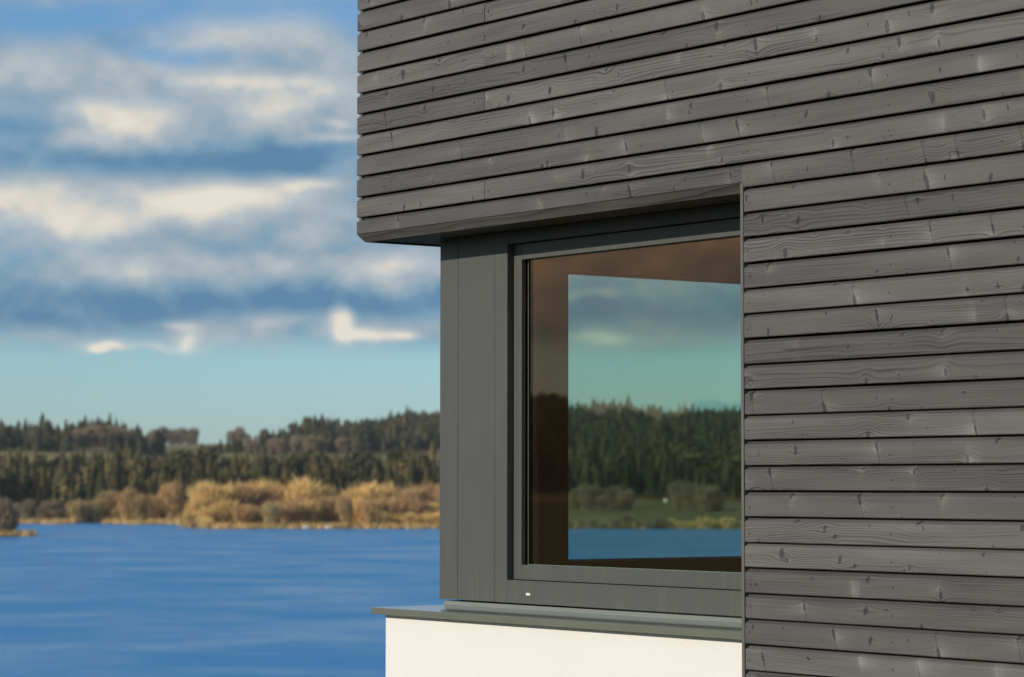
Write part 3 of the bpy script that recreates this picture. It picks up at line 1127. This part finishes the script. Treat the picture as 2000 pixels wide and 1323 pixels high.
# front wood: first two ranks are single trees, the rest one mass
def front_skip(p, r):
    return r < (782 if p < 360 else 768) + 14 * math.sin(p * .02) + 10 * math.sin(p * .057)


front = mass(-900, 1010, 762, 930, 6.0, 8.0, 13.0, front_skip)
winwood = mass(1010, 2100, 862, 1000, 6.0, 8.0, 14.0) + mass(1010, 2100, 1000, 1850, 9.0, 9.0, 17.0)
lefthill = mass(-900, 318, 1290, 1360, 7.5, 8, 12, lambda p, r: math.sin(p * .045) > -.1) + mass(-900, 318, 1360, 1530, 7.5, 8, 13.5, lambda p, r: (95 < p < 262 and r < 1450 and rng.uniform() < .75) or (p > 250 and r > 1450))
righthill = mass(548, 1010, 1560, 1990, 8.0, 9.5, 14.5, lambda p, r: p < 640 and r > 1750) + mass(690, 1010, 1340, 1560, 8.0, 9, 14, lambda p, r: r < 1390 and math.sin(p * .06) > .3) + mass(505, 690, 1400, 1560, 9.0, 8, 12, lambda p, r: rng.uniform() < .35)
edge = mass(-36000, -9000, 880, 2200, 24.0, 10, 17) + mass(-12000, -900, 765, 850, 14.0, 11, 17) + mass(2100, 9000, 765, 850, 14.0, 11, 17)
saddle = mass(395, 480, 1330, 1370, 8.0, 5, 9)


def dist(s):
    return math.hypot(s[0] - CAM.x, s[1] - CAM.y)


def pxof(s):
    v = Vector((s[0] - CAM.x, s[1] - CAM.y))
    return 1000 + F_PX * (v.dot(Vector(r2)) / v.dot(Vector(f2)))


vis = [s for s in front if -5 < pxof(s) < 868]
vis.sort(key=dist)
solo = vis[:120]
wvis = [s for s in winwood if 1104 < pxof(s) < 1450]
wvis.sort(key=dist)
wsolo = wvis[:60]
ids = set(id(s) for s in solo + wsolo)
frest = [s for s in front + winwood if id(s) not in ids]
o = place(FIRS_LO, [s for s in frest if dist(s) < 1000], 'forest', M_FIR)
o['label'] = 'dense dark conifer wood behind the lakeside shrubs'
o['category'] = 'forest'
o = place(FIRS_LO, [s for s in frest if dist(s) >= 1000] + lefthill + righthill + saddle + edge, 'hill_forest', M_FIR2)
o['label'] = 'dark conifer wood covering the far hills'
o['category'] = 'forest'


def fir_meshes():
    out_ = []
    for i, (g, f) in enumerate(FIRS):
        t_ = np_mesh('conifer_tree', g, f, M_FIR)
        out_.append(t_.data)
        bpy.data.objects.remove(t_)
    return out_


FM = fir_meshes()
def fir_label(px):
    for lim, lab, grp in ((160, 'dark conifer at the far left of the front wood, above the dull shrubs', 'front conifers at the far left'),
                          (365, 'dark conifer behind the pale shrubs and birches of the left shore', 'front conifers behind the birches'),
                          (640, 'dark conifer rising behind the golden lakeside thicket', 'front conifers behind the golden thicket'),
                          (700, 'dark conifer in the gap between the two lakeside thickets', 'front conifers in the gap'),
                          (1000, 'dark conifer behind the brown thicket beside the window post', 'front conifers beside the window post'),
                          (1290, 'dark conifer on the wooded slope in the left half of the window view', 'conifers in the left half of the window'),
                          (9999, 'dark conifer on the wooded slope in the right half of the window view', 'conifers in the right half of the window')):
        if px < lim:
            return lab, grp


for s in solo + wsolo:
    o = bpy.data.objects.new('conifer_tree', FM[s[5] % 6])
    COL.objects.link(o)
    o.location = s[:3]
    o.rotation_euler = (0, 0, s[4])
    o.scale = (s[3] * s[6], s[3] * s[6], s[3])
    lab, grp = fir_label(pxof(s))
    tag(o, lab, 'tree', grp)

# leafless trees and shrubs along the shore
def to_mesh(name, g, f, mat):
    o_ = np_mesh(name, g, f, mat)
    me = o_.data
    bpy.data.objects.remove(o_)
    return me


CROWN = {}
for key, mat in (('gold', M_GOLD), ('tan', M_TAN), ('olive', M_OLIVE), ('bare', M_BARE)):
    CROWN[key] = [to_mesh('crown', *twig_geo(300 + i, 2400, .50, .02, 1.0, .19, .011), mat) for i in range(3)]
    CROWN[key + '_tall'] = [to_mesh('crown', *twig_geo(340 + i, 1900, .30, .10, 1.0, .20, .010, 1.2), mat) for i in range(2)]
    CROWN[key + '_low'] = [to_mesh('crown', *twig_geo(380 + i, 900, .75, .0, 1.0, .16, .022, .5), mat) for i in range(2)]
TRUNK = [to_mesh('trunk', *trunk_geo(500 + i, .75, .022, 6), M_TRUNK) for i in range(3)]
BIRCHT = [to_mesh('trunk', *trunk_geo(520 + i, .92, .026, 5), M_BIRCH) for i in range(2)]
cnt = [0]


def tree(px, r, h, key, label, group=None, wf=1.0, name='bare_tree', birch=False):
    cnt[0] += 1
    x, y = at(px, r)
    e = empty(name, (x, y, float(gz(px, r)) - .1))
    e.rotation_euler = (0, 0, rng.uniform(0, 6.28))
    e.scale = (h * wf, h * wf, h)
    c_ = bpy.data.objects.new('crown', CROWN[key][cnt[0] % len(CROWN[key])])
    COL.objects.link(c_)
    c_.parent = e
    tm = (BIRCHT if birch else TRUNK)
    t_ = bpy.data.objects.new('trunk', tm[cnt[0] % len(tm)])
    COL.objects.link(t_)
    t_.parent = e
    tag(e, label, 'shrub' if 'shrub' in name else 'tree', group)
    return e


mpx = F_PX / 690.0       # photo pixels per metre at the shore


def hpx(top, base):
    return (base - top) / mpx


# the golden thicket in the middle of the shore
tree(395, 668, 8.6, 'gold', 'rounded golden shrub at the far left end of the golden lakeside thicket', None, 1.0, 'shrub')
tree(425, 672, 10.6, 'gold', 'broad golden leafless tree, second from the left of the golden thicket', None, .95)
tree(465, 676, 10.4, 'tan', 'brown leafless tree between two golden ones in the lakeside thicket', None, .9)
for p_ in (500, 528, 548):
    tree(p_, 680 + rng.uniform(-5, 5), 9.8 + rng.uniform(-.5, .5), 'tan', 'brown leafless tree in the middle of the golden lakeside thicket', 'brown trees in the golden thicket', .8)
tree(512, 684, 11.2, 'gold_tall', 'golden tree crown rising just above the brown middle of the thicket', None, 1.2)
tree(530, 652, 6.4, 'olive_tall', 'small olive shrub standing in front of the brown lakeside thicket', None, 1.1, 'shrub')
tree(594, 676, 11.8, 'gold_tall', 'tallest golden tree of the lakeside thicket, with a visible trunk', None, 1.3)
tree(565, 680, 10.2, 'gold', 'golden rounded crown left of the tallest lakeside tree', None, .7)
tree(628, 680, 9.4, 'gold', 'golden leafless tree at the right end of the thicket before the dark gap', None, .8)
for p_ in (585, 612, 640):
    tree(p_, 672 + rng.uniform(-4, 4), 6.8 + rng.uniform(-.6, .6), 'tan', 'brown undergrowth shrub below the tallest golden tree', 'undergrowth below the tallest golden tree', 1.0, 'shrub')
tree(372, 662, 4.6, 'gold_low', 'low golden bush sloping to the water at the thicket end', None, 1.0, 'shrub')
tree(400, 655, 3.2, 'gold_low', 'low golden bush at the water below the rounded golden shrub', None, 1.0, 'shrub')
for p_ in (385, 410, 440, 455, 480, 495, 540, 570, 604, 648):
    tree(p_, 661 + rng.uniform(-4, 4), 5.6 + rng.uniform(-1, 1.6), 'gold_tall' if p_ % 3 else 'tan_tall', 'low warm tan shrub in the skirt of the golden thicket', 'skirt shrubs of the golden thicket', 1.7, 'shrub')
for p_ in (410, 448, 486):
    tree(p_, 684 + rng.uniform(-3, 3), 10.6 + rng.uniform(-.5, .5), 'gold', 'golden crown at the back of the left half of the thicket', 'golden crowns at the back of the thicket', .8)
# right thicket beside the window post
tree(690, 668, 8.8, 'gold_tall', 'golden slender tree right of the dark conifer gap', None, 1.4)
tree(715, 672, 10.6, 'gold_tall', 'tall golden tree near the leaning pale trunk', None, 1.4)
tree(742, 676, 10.4, 'gold', 'golden rounded crown leading the brown thicket beside the window post', None, .75)
for p_ in (770, 795, 822, 848, 880, 915):
    tree(p_, 678 + rng.uniform(-6, 6), 10.2 + rng.uniform(-.7, .7), 'tan', 'brown leafless tree in the thicket beside the window post', 'brown trees beside the window post', .85)
for p_ in (735, 765, 800, 835, 862):
    tree(p_, 656 + rng.uniform(-3, 3), 3.6 + rng.uniform(-.6, .8), 'gold_low', 'low yellow bush at the water below the brown thicket by the window post', 'yellow bushes below the brown thicket', .9, 'shrub')
tree(683, 652, 8.2, 'tan_tall', 'leaning tree with a pale trunk at the right thicket edge', None, .8, 'bare_tree', True).rotation_euler = (0.16, -.10, .4)
for p_ in (700, 728, 756, 784, 812, 840):
    tree(p_, 664 + rng.uniform(-4, 4), 6.4 + rng.uniform(-1, 1.4), 'tan_tall' if p_ % 5 else 'gold_tall', 'warm brown shrub in the skirt of the thicket by the window post', 'skirt shrubs by the window post', 1.7, 'shrub')
# left shore: paler mixed shrubs
for i, (p_, h_, k_) in enumerate(((172, 5.0, 'tan'), (195, 6.6, 'olive'), (222, 6.8, 'tan'), (280, 6.6, 'olive'), (300, 7.0, 'tan'), (350, 6.0, 'tan'))):
    tree(p_, 748 + rng.uniform(-5, 5), h_ + 1.0, k_, 'pale brown shrub on the far shore left of the golden thicket', 'pale shrubs on the left shore', .85, 'shrub')
for p_ in (160, 178, 205, 232, 245, 265, 290, 312, 342, 360):
    tree(p_, 752 + rng.uniform(-5, 5), 5.6 + rng.uniform(-1.4, 1.6), ('tan', 'olive', 'gold')[p_ % 3], 'small pale tan shrub filling the left shore under the birches', 'small shrubs of the left shore', 1.0, 'shrub')
tree(250, 746, 9.6, 'tan_tall', 'slender rusty birch with a pale trunk, left of the pair on the left shore', None, .9, 'birch_tree', True)
tree(335, 745, 11.2, 'tan_tall', 'slender rusty birch nearest the golden thicket, with a pale trunk', None, .9, 'birch_tree', True)
tree(325, 748, 10.4, 'gold_tall', 'thin golden tree just left of the birch by the thicket', None, .8)
tree(215, 752, 8.6, 'olive_tall', 'olive slender tree between the pale shrubs on the left shore', None, 1.2)
for p_ in (45, 62, 82, 100, 128, 150):
    tree(p_, 754 + rng.uniform(-5, 5), 5.0 + rng.uniform(-1, 1.5), 'bare', 'dull brown shrub at the foot of the wood on the left shore', 'dull shrubs at the foot of the wood', .9, 'shrub')
# spit at the far left with a tree cut by the picture edge
tree(8, 556, 9.6, 'bare_tall', 'grey bare tree on the reedy spit', None, 1.2)
tree(-20, 560, 8.4, 'bare', 'grey bare shrub behind the spit tree', None, .9, 'shrub')
# through the window: shore scrub, shrubs on the grass
for p_ in (1125, 1150, 1172, 1200, 1222):
    tree(p_, 800 + rng.uniform(-20, 20), 7.4 + rng.uniform(-1.5, 1), 'bare', 'greyish bare tree on the bank in the left half of the window view', 'bare trees in the window view', .75)
for p_ in (1330, 1352, 1378, 1398):
    tree(p_, 790 + rng.uniform(-16, 16), 8.6 + rng.uniform(-1, 1), 'bare', 'greyish bare tree in the clump at the right of the window view', 'bare tree clump in the window view', .75)
for p_ in range(1112, 1460, 22):
    tree(p_, 650 + rng.uniform(-4, 4), 2.6 + rng.uniform(-.8, 1.0), 'bare_low' if p_ < 1290 else 'gold_low', 'low shrub along the waterline seen through the window', 'waterline shrubs seen through the window', .9, 'shrub')
# bare brown trees on the hills
for p_, r_, h_ in ((488, 1390, 12), (500, 1380, 11), (535, 1400, 13), (548, 1390, 12), (575, 1400, 13), (590, 1410, 14), (606, 1395, 13), (622, 1400, 12), (650, 1410, 11), (668, 1400, 12), (690, 1410, 11)):
    tree(p_, r_, h_ * .72, 'bare', 'bare brown tree at the foot of the hill above the field', 'bare trees at the hill foot', .75)
for p_ in range(95, 265, 11):
    tree(p_ + rng.uniform(-4, 4), 1375 + rng.uniform(-15, 30), 9.5 + rng.uniform(-2, 2), 'bare_tall', 'brown bare tree among the conifers on the left hill', 'bare trees on the left hill', 1.2)
for p_ in (300, 318, 338, 352, 372, 380):
    tree(p_, 2150, 13 + rng.uniform(-3, 2), 'bare_tall', 'thin bare tree on the skyline of the saddle', 'skyline trees on the saddle', 1.2)
for p_, k_ in ((455, 11), (465, 14), (482, 9)):
    tree(p_, 2150, k_, 'bare', 'round bare tree on the skyline above the green field', 'round skyline trees', .8)


# reeds along the far waterline: one uncountable strip
def reeds(name, pts, h, dens, label):
    V, n = [], 0
    for (p0, r0), (p1, r1) in zip(pts[:-1], pts[1:]):
        L = abs(p1 - p0) * r0 / F_PX
        for i in range(int(L * dens)):
            f = rng.uniform()
            x, y = at(p0 + (p1 - p0) * f, r0 + (r1 - r0) * f + rng.uniform(0, 6))
            hh = h * rng.uniform(.5, 1.2)
            a = rng.uniform(0, 6.28)
            w_ = .17
            zz = .02
            V += [(x - w_ * math.cos(a), y - w_ * math.sin(a), zz), (x + w_ * math.cos(a), y + w_ * math.sin(a), zz), (x + rng.normal(0, .15), y + rng.normal(0, .15), zz + hh)]
    o_ = np_mesh(name, np.array(V), np.arange(len(V)).reshape(-1, 3), M_REED)
    o_['kind'] = 'stuff'
    o_['label'] = label
    o_['category'] = 'reeds'
    return o_


def shore_r(px):
    """where the land surface meets the water"""
    q = np.linspace(560, 780, 400)
    z = gz(np.full(400, px), q)
    i = int(np.argmax(z > 0.0))
    return float(q[i])


pts = [(p_, shore_r(p_)) for p_ in range(-800, 2000, 20)]
reeds('reeds', pts, 1.5, 26, 'tan dry reeds along the far waterline')
# low spit of reeds at the left edge
sp = []
for a in np.linspace(0, 2 * math.pi, 24, endpoint=False):
    x, y = at(-120 + 190 * math.cos(a), 556 + 9 * math.sin(a))
    sp.append((x, y, .25))
spit = mesh_obj('spit', sp + [(x, y, -.3) for x, y, z in sp], [tuple(range(24))] + [(i, (i + 1) % 24, (i + 1) % 24 + 24, i + 24) for i in range(24)], M_FIELD)
fixn(spit)
spit['kind'] = 'structure'
spit['label'] = 'low reedy spit at the left'
reeds('spit_reeds', [(-300, 551), (72, 551)], 1.3, 60, 'dry tan reeds on the low spit at the left edge')

# white stones and a small white shed
def stone(px, r, s, label):
    x, y = at(px, r)
    bm = bmesh.new()
    bmesh.ops.create_icosphere(bm, subdivisions=2, radius=s)
    for v_ in bm.verts:
        v_.co *= 1 + .18 * math.sin(v_.co.x * 9 + v_.co.y * 7 + px)
        v_.co.z *= .75
    me = bpy.data.meshes.new('stone')
    bm.to_mesh(me)
    bm.free()
    me.materials.append(M_CAPW)
    o_ = bpy.data.objects.new('stone', me)
    COL.objects.link(o_)
    o_.location = (x, y, .35)
    tag(o_, label, 'stone')


stone(598, shore_r(598) - 1, .55, 'white stone at the water below the tallest golden tree')
stone(642, shore_r(642) - 1, .5, 'white stone at the water below the dark conifer gap')
x, y = at(1300, 852)
z_ = float(gz(1300, 852))
sh = empty('shed', (x, y, z_))
sh.rotation_euler = (0, 0, .4)
sh.scale = (.6, .6, .6)
boxes('wall', [(-.8, .8, -.6, .6, -.1, 1.3)], M_CAPW, sh)
fixn(prism('roof', [(-.75, 1.31), (.75, 1.31), (0, 1.75)], -.95, .95, M_CAPW, sh))
tag(sh, 'tiny white shed on the grassy slope seen through the window', 'shed')

# ------------------------------------------------------------------ air over the lake
hz = bpy.data.materials.new('hazy_air')
hz.use_nodes = True
ht = NT(hz.node_tree)
for nd in list(hz.node_tree.nodes):
    hz.node_tree.nodes.remove(nd)
ho = ht.n('ShaderNodeOutputMaterial')
pv = ht.n('ShaderNodeVolumePrincipled')
pv.inputs['Color'].default_value = (.80, .88, 1.0, 1)
pv.inputs['Density'].default_value = 0.00006
pv.inputs['Anisotropy'].default_value = 0.0
ht.lk(pv.outputs[0], ho.inputs['Volume'])
hb = boxes('haze', [(CAM.x - 6300, CAM.x + 6300, CAM.y - 6300, CAM.y + 6300, -14.0, 130.0)], hz)
hb['kind'] = 'stuff'
hb['label'] = 'thin bluish haze over the lake and hills'
